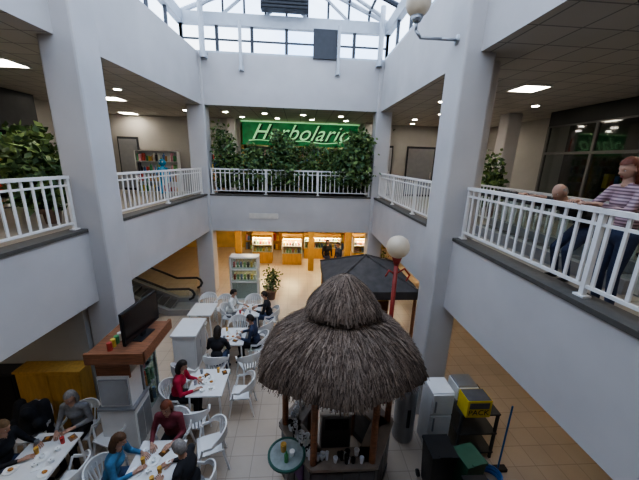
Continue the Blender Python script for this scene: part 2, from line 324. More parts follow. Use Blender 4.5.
# ------------------------------------------------------------------ plants
LEAF=mat('leaf_dark',(0.045,0.095,0.035),0.5,0.4,9); LEAF2=mat('leaf_mid',(0.14,0.21,0.07),0.5,0.4,9); BARK=mat('bark',(0.12,0.08,0.05),0.8,0.2)
POT=mat('planter_brown',(0.16,0.10,0.07),0.7,0.2)
def plant(name,loc,w_,d_,h,n,ls=.09,pot='box',seed=0,base=.35,sp=.13,stem=.16,spy=.10,front=0.0):
    R=random.Random(seed); b=MB()
    if pot=='box':
        b.bb(-w_/2,w_/2,-d_/2,d_/2,0,base,POT); b.bb(-w_/2-.02,w_/2+.02,-d_/2,d_/2+.02,base-.05,base,POT)
    else: b.lathe([(0.001,0),(.14,0),(.19,base),(.21,base),(.21,base-.05),(.17,base-.03),(0.001,base-.03)],POT)
    cl=[]
    for i in range(max(4,int(w_/stem))):
        x=R.uniform(-w_/2,w_/2)*.85; y=R.uniform(-d_/2,d_/2)*.6; hh=h*R.uniform(.6,1)
        x2=x+R.uniform(-.15,.15); b.cyl((x,y,base-.04),(x2,y,hh*.9),.012,BARK,r1=.005,n=5); cl.append((x2,y,hh,x))
    k=0; tries=0
    while k<n and tries<n*3:
        tries+=1
        c=R.choice(cl); t=R.uniform(.1,1); z=base+(c[2]-base)*t
        p=Vector((c[3]+(c[0]-c[3])*t+R.gauss(0,sp),c[1]+R.gauss(0,spy)*(1 if z>.9 else .4),z+R.gauss(0,.06)))
        if front and z>.7 and R.random()<front: p.y-=R.uniform(.25,.6)
        wx,wy=p.x+loc[0],p.y+loc[1]
        if 11.2<wy<12.1 and (wx>2.62 or wx<-3.2): continue
        k+=1
        d=Vector((R.gauss(0,1),R.gauss(0,1),R.gauss(-.2,.7))).normalized(); s=d.orthogonal().normalized(); s=Matrix.Rotation(R.uniform(0,6.28),3,d)@s
        l=ls*R.uniform(.6,1.3); wv=l*.28
        b.add([p,p+d*l*.5+s*wv,p+d*l,p+d*l*.5-s*wv],[(0,1,2,3)],LEAF if R.random()<.5 else LEAF2)
    return b.obj(name,loc)
py=YF+.56
plant('hedge_planter',(-2.8,py,ZF),.6,.4,2.9,1500,.15,seed=1,spy=.16)
plant('hedge_planter',(-1.85,py,ZF),1.15,.4,2.25,2800,.16,seed=2,spy=.2,front=.12)
plant('hedge_planter',(-.62,py,ZF),1.15,.4,2.65,3600,.16,seed=3,spy=.22,front=.2)
plant('hedge_planter',(.4,py,ZF),.8,.4,2.3,1500,.15,seed=11,spy=.18)
plant('hedge_planter',(1.25,py,ZF),.8,.4,2.1,1700,.15,seed=4,spy=.2,front=.12)
plant('hedge_planter',(2.12,py,ZF),.85,.4,2.8,5500,.17,seed=5,sp=.3,spy=.28,front=.35)
plant('potted_ficus',(-1.05,10.9,0),.35,.35,1.5,420,.12,'pot',6)
plant('potted_palm',(-5.75,7.3,ZF),.6,.5,2.2,1300,.24,'pot',7,sp=.22,spy=.2)
plant('potted_palm',(-6.9,8.5,ZF),.6,.5,2.3,1300,.24,'pot',17,sp=.22,spy=.2)
plant('potted_palm',(6.3,9.4,ZF),.5,.5,2.0,700,.2,'pot',8)
plant('potted_palm',(3.7,12.6,0),.5,.5,1.7,400,.15,'pot',9)
# ------------------------------------------------------------------ thatched bar
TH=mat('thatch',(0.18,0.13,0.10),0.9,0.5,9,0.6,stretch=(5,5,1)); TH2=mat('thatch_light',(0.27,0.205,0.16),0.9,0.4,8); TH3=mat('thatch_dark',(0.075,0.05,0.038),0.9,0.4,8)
HC=(.68,4.08)
BARP=mat('bar_panel_grey',(0.10,0.10,0.11),0.45,0.15,5); BART=mat('bar_top',(0.20,0.16,0.13),0.3,0.2,5)
def hut():
    e=bpy.data.objects.new('thatched_bar_hut',None); bpy.context.scene.collection.objects.link(e); e.location=(HC[0],HC[1],0)
    R=random.Random(4); b=MB(); SY=.78
    oct_=lambda a: 1+0.09*(1/math.cos(((a+pi/6)%(pi/3))-pi/6)-1)/.155-.04+.012*math.sin(a*37)+.01*math.sin(a*61+1)
    b.lathe([(.001,3.16),(.35,3.12),(.62,3.02),(.9,2.84),(1.13,2.62),(1.25,2.42),(1.30,2.28),(1.24,2.26),(1.0,2.46),(.5,2.74),(.001,2.84)],TH,n=192,fn=oct_,sy=SY)
    b.lathe([(.001,3.70),(.12,3.67),(.3,3.53),(.46,3.36),(.56,3.21),(.575,3.15),(.5,3.12),(.001,3.18)],TH,n=128,fn=oct_,sy=SY)
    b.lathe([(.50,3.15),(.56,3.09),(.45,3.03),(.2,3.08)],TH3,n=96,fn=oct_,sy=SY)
    def strands(pr,n,l0,l1,upm=.045):
        L=[0]
        for p,q in zip(pr[:-1],pr[1:]): L.append(L[-1]+math.hypot(q[0]-p[0],q[1]-p[1]))
        def at(s):
            s=max(0,s)
            for i in range(len(pr)-1):
                if s<=L[i+1] or i==len(pr)-2:
                    t=(s-L[i])/(L[i+1]-L[i]); return (pr[i][0]+(pr[i+1][0]-pr[i][0])*t, pr[i][1]+(pr[i+1][1]-pr[i][1])*t)
        for k in range(n):
            a=R.uniform(0,2*pi); s1=L[-1]*math.sqrt(R.uniform(.03,1))+R.uniform(0,.05); l=R.uniform(l0,l1)
            r0,z0=at(s1-l); r1,z1=at(s1); o=oct_(a); da=R.gauss(0,.03); up=R.uniform(.008,upm); ww=R.uniform(.004,.010)
            p=Vector((r0*o*math.cos(a),r0*o*math.sin(a)*SY,z0+.01)); q=Vector(((r1*o+up*.7)*math.cos(a+da),(r1*o+up*.7)*math.sin(a+da)*SY,z1+up*.7))
            sd=Vector((-math.sin(a),math.cos(a),0))*ww
            b.add([p-sd,p+sd,q+sd*.6,q-sd*.6],[(0,1,2,3)],R.choice((TH,TH,TH2,TH3)))
    strands([(.3,3.13),(.62,3.02),(.9,2.84),(1.13,2.62),(1.25,2.42),(1.31,2.24)],9000,.13,.3)
    strands([(.02,3.71),(.12,3.68),(.3,3.54),(.46,3.37),(.57,3.2),(.59,3.12)],3000,.1,.22,.025)
    b.obj('thatch_roof',parent=e)
    f=MB(); Rr=.93
    hx=[(Rr*math.cos(pi/3*i),Rr*math.sin(pi/3*i)*.95) for i in range(6)]
    for (x,y) in hx:
        f.cyl((x*.93,y*.93,0),(x*.93,y*.93,2.5),.05,WOOD,n=10); f.cyl((x*1.2,y*1.0,2.3),(0,0,3.0),.03,WOOD,n=6)
    for i in range(6):
        a,c=hx[i],hx[(i+1)%6]; f.cyl((a[0]*.93,a[1]*.93,2.4),(c[0]*.93,c[1]*.93,2.4),.035,WOOD,n=6)
    f.obj('wooden_frame',parent=e)
    c=MB()
    for i in range(6):
        a=Vector(hx[i]+(0,)); d=Vector(hx[(i+1)%6]+(0,)); mid=(a+d)/2; L=(d-a).length; ang=math.atan2((d-a).y,(d-a).x); nrm=mid.normalized()
        if i==1: continue
        p=mid-nrm*.03; c.box((p.x,p.y,.5),(L,.05,1.0),BARP,ang)
        for k in range(4):
            q=a+(d-a)*((k+.5)/4); c.box((q.x,q.y,.5),(L/4-.03,.02,.86),BARP,ang)
        p=mid-nrm*.12; c.box((p.x,p.y,1.03),(L+.02,.34,.05),BART,ang)
        p=mid-nrm*.02; c.box((p.x,p.y,.06),(L,.08,.12),DARKM,ang)
    c.obj('counter',parent=e)
    g=MB(); G=mat('glassware',(0.75,0.76,0.8),0.15,0.1); PUR=mat('purple_panel',(0.13,0.05,0.2),0.5,0.3,3)
    for k in range(80):
        i=R.choice((2,3,3,3,3,4)); t=R.random(); a=Vector(hx[i]);d=Vector(hx[(i+1)%6]); q=(a+(d-a)*t)*R.uniform(.78,.95)
        h=R.choice((.08,.1,.14)); r=R.uniform(.028,.045)
        g.lathe([(.001,0),(r*.7,0),(r,h),(r*.88,h),(r*.6,.01),(.001,.01)],R.choice((G,WHITE,G,BLACK)),(q.x,q.y,1.055),10)
    g.obj('cups_and_glasses',parent=e)
    k=MB()
    a=Vector(hx[3]);d=Vector(hx[4]); m_=(a+d)/2; nr=m_.normalized(); k.box((m_.x+nr.x*.02,m_.y+nr.y*.02,.72),(.55,.02,.4),PUR,math.atan2((d-a).y,(d-a).x))
    k.obj('purple_menu_board',parent=e)
    k=MB(); k.bb(-.25,.25,.0,.4,0,1.15,GREYM); k.bb(-.2,.2,-.02,0,.9,1.1,DARKM); k.cyl((-.1,-.02,1.0),(-.1,-.09,.97),.02,BLACK); k.cyl((.1,-.02,1.0),(.1,-.09,.97),.02,BLACK); k.bb(-.28,.28,.02,.38,1.15,1.18,WHITE)
    k.obj('coffee_machine',parent=e)
    text('lettering','bar',.22,(m_.x+nr.x*.035,m_.y+nr.y*.035,.72),(pi/2,0,math.atan2((d-a).y,(d-a).x)),mat('letter_lilac',(0.6,0.35,0.7),0.5),e,.003)
hut()
def canopy():
    e=bpy.data.objects.new('dark_kiosk_canopy',None); bpy.context.scene.collection.objects.link(e); e.location=(1.75,7.4,0)
    CN=mat('canopy_dark',(0.065,0.055,0.05),0.7,0.25,5); b=MB(); h=1.1
    cs=[(-h,-h),(h,-h),(h,h),(-h,h)]
    b.add([(x,y,2.4) for x,y in cs]+[(0,0,2.95)],[(0,1,4),(1,2,4),(2,3,4),(3,0,4)],CN)
    for i in range(4):
        a,c=cs[i],cs[(i+1)%4]; b.add([(a[0],a[1],2.4),(c[0],c[1],2.4),(c[0],c[1],2.2),(a[0],a[1],2.2)],[(0,1,2,3)],CN)
        b.cyl((a[0],a[1],2.41),(0,0,2.96),.025,CN,n=6)
    b.obj('canopy_cloth',parent=e); p=MB()
    for x,y in cs: p.cyl((x*.93,y*.93,0),(x*.93,y*.93,2.42),.04,WOOD,n=8)
    p.bb(-.9,.9,-.95,-.55,0,1.05,BARP); p.bb(-.95,.95,-1.0,-.5,1.05,1.1,BART); p.bb(-.9,.9,.5,.9,0,1.9,WOOD)
    for i in range(3): p.bb(-.88,.88,.44,.5,.5+i*.45,.52+i*.45,WOODY)
    p.obj('kiosk_base',parent=e)
canopy()
GLB=mat('globe_glass',(0.48,0.41,0.32),0.3,0.05,emit=(1,.85,.6),es=.06); REDM=mat('red_paint',(0.30,0.04,0.03),0.4,0.15)
b=MB(); b.cyl((0,0,0),(0,0,3.3),.045,REDM); b.cyl((0,0,0),(0,0,.2),.12,REDM,r1=.06,n=14); b.cyl((0,0,3.3),(0,0,3.46),.05,REDM,r1=.10,n=14); b.sph((0,0,3.68),(.23,.23,.23),GLB,24,16)
b.tube([(0,0,3.1),(.18,0,3.22),(.3,0,3.08),(.24,0,2.95)],.018,REDM); b.tube([(0,0,3.1),(-.14,0,3.18),(-.2,0,3.05)],.018,REDM)
b.obj('globe_street_lamp',(1.98,5.65,0),smooth=True)
b=MB(); b.tube([(2.6,5.5,7.3),(2.3,5.5,7.3),(1.95,5.5,7.3),(1.86,5.5,7.4),(1.86,5.5,7.52)],.025,GREYM); b.cyl((1.86,5.5,7.52),(1.86,5.5,7.6),.06,GREYM,r1=.1,n=14); b.sph((1.86,5.5,7.78),(.2,.2,.2),GLB,20,14); b.cyl((2.56,5.5,7.3),(2.6,5.5,7.3),.08,GREYM,n=14)
b.obj('wall_globe_lamp',smooth=True)
# ------------------------------------------------------------------ furniture
def chair_mesh():
    b=MB()
    N=8; vs=[];
    for j in range(N+1):
        for i in range(N+1):
            x=-.21+.42*i/N; y=-.2+.42*j/N; vs.append((x*(1-.08*(1-j/N)),y,.44-.02*(1-(x/.21)**2)*(1-((y-.01)/.21)**2)-(.015 if j==N else 0)))
    n0=len(vs); vs+=[(x,y,z-.025) for x,y,z in vs]; fs=[]
    for j in range(N):
        for i in range(N):
            a=j*(N+1)+i; fs.append((a,a+1,a+N+2,a+N+1)); fs.append((n0+a,n0+a+N+1,n0+a+N+2,n0+a+1))
    for i in range(N):
        for (p,q) in ((i,i+1),(N*(N+1)+i+1,N*(N+1)+i),((i+1)*(N+1),i*(N+1)),(i*(N+1)+N,(i+1)*(N+1)+N)): fs.append((p,n0+p,n0+q,q))
    b.add(vs,fs,WHITE)
    K=22; vs=[];fs=[]
    for i in range(K+1):
        t=-1+2*i/K; a=t*pi*.56; bx=.27*math.sin(a); by=-.02-.25*math.cos(a) if abs(t)<.9 else -.02-.25*math.cos(a)+ (abs(t)-.9)*.9
        top=.66+.19*max(0,math.cos(a))**.6 if abs(a)<pi/2 else .66
        hgt=.05+.16*max(0,math.cos(a)); nx,ny=math.sin(a),-math.cos(a)
        for (o,z) in ((0,top),(.022,top),(.022,top-hgt),(0,top-hgt)): vs.append((bx+nx*o,by+ny*o,z))
    for i in range(K):
        for k in range(4): fs.append((i*4+k,i*4+(k+1)%4,i*4+4+(k+1)%4,i*4+4+k))
    fs+=[(0,1,2,3),(K*4+3,K*4+2,K*4+1,K*4)]
    b.add(vs,fs,WHITE)
    for i in range(7):
        a=(-1+2*i/6)*.85; bx=.27*math.sin(a); by=-.025-.25*math.cos(a)
        b.cyl(Vector((bx*.8,max(by,-.2),.42)),Vector((bx,by,.74)),.016,WHITE,n=6)
    for sx in (-1,1):
        b.cyl((sx*.19,.18,.44),(sx*.235,.24,0),.024,WHITE,r1=.018,n=8); b.cyl((sx*.18,-.18,.44),(sx*.225,-.27,0),.024,WHITE,r1=.018,n=8)
        b.cyl((sx*.2,.17,.43),(sx*.262,.13,.64),.02,WHITE,n=8)
    return b.mesh('dining_chair')
CH=chair_mesh()
def chair(x,y,ang): return mk('dining_chair',CH,(x,y,0),math.radians(ang-90))
def table_mesh():
    b=MB(); b.bb(-.35,.35,-.4,.4,.722,.75,WHITE); b.bb(-.31,.31,-.36,.36,.68,.722,WHITE)
    for sx in(-1,1):
        for sy in(-1,1): b.cyl((sx*.29,sy*.34,.72),(sx*.32,sy*.37,0),.022,WHITE,r1=.018,n=8)
    return b.mesh('cafe_table')
TB=table_mesh()
CER=mat('ceramic_white',(0.85,0.85,0.83),0.2,0.02); COF=mat('coffee',(0.10,0.05,0.02),0.3); FOOD=mat('food_orange',(0.5,0.22,0.05),0.7,0.3,30); GLSW=mat('beer_amber',(0.6,0.35,0.08),0.2,0.1)
TRAY=mat('tray_brown',(.22,.13,.08),.5,.2); NAP=mat('napkin_red',(.5,.06,.05),.7)
def tableware(x,y,seed):
    R=random.Random(seed); b=MB(); pos=[]
    for k in range(80):
        px,py=R.uniform(-.26,.26),R.uniform(-.31,.31)
        if all((px-a)**2+(py-c)**2>.125**2 for a,c in pos): pos.append((px,py))
        if len(pos)>=11: break
    for i,(px,py) in enumerate(pos):
        c=(px,py,0)
        if i%4==0:
            b.lathe([(.001,.004),(.05,.004),(.09,.016),(.092,.012),(.055,0),(.001,0)],CER,c,18)
            if i: b.sph((px,py,.02),(.04,.03,.018),FOOD,8,6)
            else: b.lathe([(.001,.01),(.025,.01),(.038,.06),(.034,.06),(.022,.02),(.001,.02)],CER,c,12)
        elif i%4==1:
            b.lathe([(.001,0),(.026,0),(.04,.065),(.036,.065),(.001,.055)],CER,c,12); b.cyl((px,py,.05),(px,py,.057),.034,COF,n=12)
            b.box((px+.046,py,.035),(.02,.008,.03),CER)
        elif i%4==2:
            b.cyl((px,py,0),(px,py,.11),.026,R.choice((GLSW,NAP,GREYM)),r1=.032,n=12)
        else:
            b.box((px,py,.006),(.13,.1,.012),R.choice((TRAY,COF,NAP)),R.uniform(0,3)); b.box((px,py,.02),(.05,.04,.02),FOOD,R.uniform(0,3))
    b.box((.1,-.2,.004),(.15,.1,.008),CER,.4)
    b.obj('tableware',(x,y,.75),smooth=False)
TABLES=[(-3.94,3.91),(-2.16,3.70),(-1.84,5.45),(-1.73,7.15),(-1.52,8.58),(-2.94,8.65)]
for i,(x,y) in enumerate(TABLES):
    mk('cafe_table',TB,(x,y,0)); 
    if i<5: tableware(x,y,i+10)
for c in ((-1.50,4.28,200),(-1.95,4.80,95),(-3.42,3.70,180),(-1.18,5.5,180),(-1.72,7.86,-90),(-2.94,7.95,90),(-2.5,9.3,-120),(-1.5,9.3,-90),(-1.2,6.45,120),(-3.0,9.4,-80),(-3.30,4.55,-110),(-2.55,6.05,60),(-1.0,7.85,150)): chair(*c)
# ------------------------------------------------------------------ people
SKIN=mat('skin',(0.46,0.27,0.19),0.55,0.06); LIP=mat('lips',(0.35,0.11,0.09),0.5); EYEW=mat('eye_white',(0.6,0.58,0.55),0.3); EYED=mat('eye_dark',(0.03,0.02,0.015),0.3)
def remesh(mb,name,vox,it=4):
    me=mb.mesh(name); o=bpy.data.objects.new('tmp',me); bpy.context.scene.collection.objects.link(o)
    r=o.modifiers.new('r','REMESH'); r.mode='VOXEL'; r.voxel_size=vox; r.adaptivity=0
    s=o.modifiers.new('s','SMOOTH'); s.iterations=it; s.factor=.5
    dg=bpy.context.evaluated_depsgraph_get(); dg.update(); m2=bpy.data.meshes.new_from_object(o.evaluated_get(dg)); bpy.data.objects.remove(o); bpy.data.meshes.remove(me)
    m2.name=name; m2.materials.clear(); m2.polygons.foreach_set('use_smooth',[True]*len(m2.polygons)); return m2
def hand_mesh(sx):
    b=MB(); m=SKIN
    b.caps((0,-.03,0),(0,.02,0),.024,.026,m)
    for x in (-.028,-.01,.01,.028): b.caps((x*.6,.015,0),(x,.085,0),.015,.0125,m)
    for x,L,bd in ((-.031,.062,.5),(-.0105,.074,.42),(.0105,.078,.38),(.0315,.07,.34)):
        p=Vector((x,.088,0)); d=Vector((x*1.2,1,-.15)).normalized(); r=.0088
        for k in range(3):
            q=p+d*L*(.42,.32,.26)[k]; b.caps(p,q,r,r*.93,m,8,3); r*=.93; p=q; d=(Matrix.Rotation(-bd,3,'X')@d).normalized()
    p=Vector((.026,.02,-.004))
    for q,r in ((Vector((.052,.048,-.012)),.0125),(Vector((.062,.078,-.02)),.0105),(Vector((.060,.100,-.03)),.009)): b.caps(p,q,r*1.1,r,m,8,3); p=q
    if sx<0: b.v=[(-x,y,z) for x,y,z in b.v]; b.f=[tuple(reversed(f)) for f in b.f]
    me=remesh(b,'hand',.0035,2); me.materials.append(SKIN); return me
HANDS={-1:hand_mesh(1),1:hand_mesh(-1)}
def head_mesh(hair,style,fem,skin=SKIN):
    b=MB()
    def hf(u):
        x,y,z=u; p=Vector((x*.076,y*.094,z*.116))
        if z<0: k=(-z)**1.4; p.x*=1-.30*k; p.y=p.y*(1-.18*k)+ (.018*k)
        if y>0:
            p.y+=.024*math.exp(-(x/.17)**2-((z+.18)/.16)**2)+.012*math.exp(-(x/.13)**2-((z+.02)/.16)**2)
            for s in(-1,1): p.y-=.010*math.exp(-((x-s*.38)/.2)**2-((z-.03)/.13)**2)
            p.y+=.006*math.exp(-(x/.5)**2-((z-.22)/.1)**2)+.008*math.exp(-(x/.25)**2-((z+.85)/.15)**2)+.005*math.exp(-(x/.3)**2-((z+.5)/.08)**2)
        return p
    b.sph((0,0,0),None,skin,36,28,hf)
    for s in (-1,1):
        b.sph((s*.029,.076,.004),(.0120,.009,.006),EYEW,12,8); b.sph((s*.029,.0835,.004),(.0055,.004,.0055),EYED,8,6)
        b.sph((s*.030,.084,.026),(.017,.006,.004),hair if style!='bald' else TH2,8,6)
        b.sph((s*.079,-.005,-.01),(.010,.020,.032),skin,10,8); b.sph((s*.082,.0,-.01),(.006,.012,.022),skin,8,6)
    b.sph((0,.088,-.056),(.024,.007,.0065),LIP,12,6); b.sph((0,.088,-.064),(.019,.007,.0055),LIP,12,6)
    n,k=40,30; vs=[];fs=[]
    ln={'short':.0,'bob':.085,'long':.20,'bun':0,'bald':0}[style]
    keep=[]
    for j in range(k+1):
        t=pi*j/k
        for i in range(n):
            a=2*pi*i/n; u=Vector((math.sin(t)*math.cos(a),math.sin(t)*math.sin(a),math.cos(t)))
            g=1.13 if style!='bald' else 1.06
            p=Vector((u.x*.076*g*1.03,u.y*.094*g-.004,u.z*.116*g)); 
            if style in('bob','long') and u.z<0.1:
                f=min(1,(.1-u.z)); p.z=.116*g*.1-f*(ln+.09); rr=math.hypot(u.x,u.y)+1e-6
                p.x=u.x/rr*.09; p.y=u.y/rr*.105-.006
                if f>.8: p.x*=.85; p.y*=.85
            w_=1+.02*math.sin(a*11+t*5)+.012*math.sin(a*23)
            vs.append(p*w_)
            if style=='bald': kp=(u.y<.3 and -.45<u.z<.55)
            elif style in('bob','long'): kp=not(u.y>.30 and u.z<.42)
            else: kp=(u.z>.42) or (u.y<.35 and u.z>-.05) or (u.y<-.15 and u.z>-.55)
            keep.append(kp)
    for j in range(k):
        for i in range(n):
            f=(j*n+i,(j+1)*n+i,(j+1)*n+(i+1)%n,j*n+(i+1)%n)
            if all(keep[q] for q in f): fs.append(f)
    b.add(vs,fs,hair)
    if style=='bun': b.sph((0,-.115,.03),(.045,.04,.045),hair,14,10)
    return b.mesh('head',True)
def segdist(c,s):
    p,q,r0,r1=s[:4]; d=q-p; L=d.length_squared; t=0 if L<1e-9 else max(0,min(1,(c-p).dot(d)/L)); return (c-(p+d*t)).length-(r0+(r1-r0)*t)
def person(name,loc,face,top,bottom,hair,style='short',seated=True,lean=.18,hands=None,fem=True,scale=1.0,turn=0.0,shoe=BLACK,nod=.25,stoop=0.0):
    hw=.165 if fem else .19; S=[]; E=[]
    V=Vector
    if seated: pel=V((0,0,.545)); 
    else: pel=V((0,-.04-stoop*.25,.90-stoop*.12))
    def rotx(l,a,o): return o+V((0,math.sin(a)*l,math.cos(a)*l))
    a=lean; waist=rotx(.16,a*.6,pel); chest=rotx(.22,a,waist); neck=rotx(.17,a*1.05,chest); hb=rotx(.07,a*.8,neck); head=rotx(.115,a*.6,hb)+V((0,.012,0))
    fw=V((0,math.cos(a),-math.sin(a)))
    wr=.125 if fem else .13
    tt='top'
    def ell(c,r,tag): E.append((c,r,tag))
    ell(pel+V((0,-.01,0)),(.165 if fem else .16,.125,.12),'bottom'); ell(waist,(wr+.02,.105,.13),tt); ell(chest,(hw+.0,.115,.15),tt)
    ell(chest+fw*.05+V((0,0,-.01)),(hw*.75,.09 if fem else .075,.085),tt); ell((chest+neck)/2+V((0,0,.02)),(hw*.92,.085,.09),tt)
    S.append((neck-V((0,0,.03)),hb+V((0,.01,.03)),.06,.052,'skin'))
    J={}
    custom=hands is not None
    if hands is None: hands=[(-.17,.40,.80),(.15,.42,.80)] if seated else [(-.24,.06,.82),(.24,.06,.82)]
    for k,sx in enumerate((-1,1)):
        sh=V((sx*(hw+.015),neck.y-.01,neck.z-.045)); tgt=V(hands[k]); L1,L2=.28,.25
        d=tgt-sh; D=d.length
        if D>L1+L2-.01: tgt=sh+d/D*(L1+L2-.01); d=tgt-sh; D=d.length
        c=(L1*L1+D*D-L2*L2)/(2*D); h=math.sqrt(max(0,L1*L1-c*c)); dn=d/D
        pole=V((sx*.5,-.3,-1)); pole=(pole-dn*pole.dot(dn)).normalized(); el=sh+dn*c+pole*h
        S.append((neck+V((sx*.04,0,-.02)),sh,.06,.062,tt)); S.append((sh,el,.058,.046,tt)); S.append((el,el+(tgt-el)*.86,.045,.034,tt)); S.append((el+(tgt-el)*.8,tgt,.027,.024,'skin'))
        J[sx]=(el,tgt)
        hip=pel+V((sx*.085,0,-.01))
        if seated: kn=V((sx*.115,.43,.53)); an=V((sx*.11,.40,.10))
        else: kn=V((sx*.095,.015+stoop*.05,.48)); an=V((sx*.10,-.03,.09))
        S.append((hip,kn,.092,.062,'bottom')); S.append((kn,kn+(an-kn)*.35,.06,.056,'bottom')); S.append((kn+(an-kn)*.35,an,.056,.045,'bottom')); S.append((an+V((0,-.02,-.045)),an+V((sx*.015,.14,-.055)),.042,.034,'shoe'))
    b=MB()
    for s in S: b.caps(s[0],s[1],s[2],s[3],SKIN)
    for c,r,t in E: b.sph(c,r,SKIN,20,14)
    me=remesh(b,name,.017,5)
    mm={'top':top,'bottom':bottom,'skin':SKIN,'shoe':shoe}; ks=list(mm); 
    for k in ks: me.materials.append(mm[k])
    for p in me.polygons:
        c=p.center; best=9;bt='top'
        for s in S:
            dd=segdist(c,s)
            if s[4]=='skin': dd+=.004
            if dd<best: best=dd;bt=s[4]
        for ce,r,t in E:
            q=c-ce; dd=(V((q.x/r[0],q.y/r[1],q.z/r[2])).length-1)*min(r)
            if dd<best: best=dd;bt=t
        p.material_index=ks.index(bt)
    o=mk(name,me,loc,math.radians(face-90)); o.scale=(scale,)*3
    hm=head_mesh(hair,style,fem); h=bpy.data.objects.new('head',hm); bpy.context.scene.collection.objects.link(h); h.parent=o
    h.location=head; h.rotation_euler=(-nod-lean*.3,0,turn)
    for sx in(-1,1):
        el,tg=J[sx]; d=(tg-el).normalized(); d=(d+V((-sx*.25,0,-.0))).normalized()
        if seated or custom: d=V((d.x,d.y,d.z*.35)).normalized()
        up=V((0,0,1)); 
        if abs(d.z)>.8: up=V((sx,0,0))
        x=d.cross(up).normalized(); z=x.cross(d)
        M=Matrix((x,d,z)).transposed().to_4x4(); M.translation=tg+d*.012
        hh=bpy.data.objects.new('hand',HANDS[sx]); bpy.context.scene.collection.objects.link(hh); hh.parent=o; hh.matrix_local=M
    return o
def cloth(n,c,v=.15): return mat('cloth_'+n,c,.85,v,25,.15)
RED=cloth('red',(.42,.02,.05)); MAR=cloth('maroon',(.16,.03,.04)); BLU=cloth('blue',(.06,.17,.30)); BLK=cloth('black',(.02,.02,.024)); GRY=cloth('grey',(.20,.20,.21)); NAVY=cloth('navy',(.03,.04,.08)); JEAN=cloth('jeans',(.07,.10,.18)); WHT=cloth('white',(.70,.70,.68)); BEI=cloth('beige',(.4,.33,.25)); 
HB=mat('hair_dark',(.03,.02,.015),.6,.3,30); HBR=mat('hair_brown',(.10,.05,.025),.6,.3,30); HG=mat('hair_grey',(.23,.205,.19),.6,.3,30); HBL=mat('hair_blond',(.22,.13,.06),.6,.3,30); HRD=mat('hair_auburn',(.14,.04,.02),.6,.3,30)
STR=bpy.data.materials.new('cloth_striped'); STR.use_nodes=True; nt=STR.node_tree; wv=nt.nodes.new('ShaderNodeTexWave'); wv.bands_direction='Z'; wv.inputs['Scale'].default_value=9; tc=nt.nodes.new('ShaderNodeTexCoord'); cr=nt.nodes.new('ShaderNodeValToRGB')
cr.color_ramp.elements[0].position=.45; cr.color_ramp.elements[1].position=.55; cr.color_ramp.elements[0].color=(.14,.08,.10,1); cr.color_ramp.elements[1].color=(.42,.28,.30,1)
nt.links.new(tc.outputs['Object'],wv.inputs['Vector']); nt.links.new(wv.outputs['Fac'],cr.inputs['Fac']); nt.links.new(cr.outputs['Color'],nt.nodes['Principled BSDF'].inputs['Base Color'])
def sit(name,x,y,f,*a,**k):
    fx,fy=math.cos(math.radians(f)),math.sin(math.radians(f)); chair(x-fx*.02,y-fy*.02,f)
    return person(name,(x,y,-.01),f,*a,**k)
sit('seated_woman',-2.47,5.32,0,RED,BLK,HB,'bob',lean=.25)
sit('seated_woman',-2.17,4.42,-92,MAR,BLK,HRD,'bob',lean=.22)
sit('seated_woman',-2.80,3.66,5,BLU,JEAN,HBR,'bob',lean=.30)
sit('seated_man',-1.50,3.50,172,BLK,GRY,HG,'short',fem=False,lean=.28)
sit('seated_woman',-3.88,4.66,-90,GRY,BLK,HG,'bob',lean=.18,hands=[(-.1,.30,.80),(.12,.38,.80)])
sit('seated_woman',-4.58,3.95,0,BLK,NAVY,HBL,'bob',lean=.2)
sit('seated_man',-1.08,7.15,180,NAVY,BLK,HB,'short',fem=False,lean=.25)
sit('seated_woman',-1.95,6.42,85,BLK,JEAN,HB,'bob',lean=.25)
sit('seated_man',-2.14,8.75,-5,WHT,GRY,HB,'short',fem=False,lean=.2)
sit('seated_man',-.88,8.6,178,BLK,JEAN,HB,'short',fem=False,lean=.25)
person('standing_man',(1.35,13.5,0),-60,BLK,NAVY,HB,'short',seated=False,fem=False,lean=.03)
person('standing_man',(1.8,13.1,0),200,NAVY,BLK,HB,'short',seated=False,fem=False,lean=.05)
person('leaning_man',(3.82,3.92,ZF),182,BLK,NAVY,HG,'bald',seated=False,fem=False,lean=.98,hands=[(-.14,.76,1.26),(.14,.76,1.26)],stoop=.9,nod=.15,turn=.15)
person('standing_woman',(3.54,3.02,ZF),172,STR,NAVY,HRD,'bob',seated=False,lean=.16,hands=[(-.16,.42,1.26),(.16,.40,1.26)],nod=.25,scale=.99)
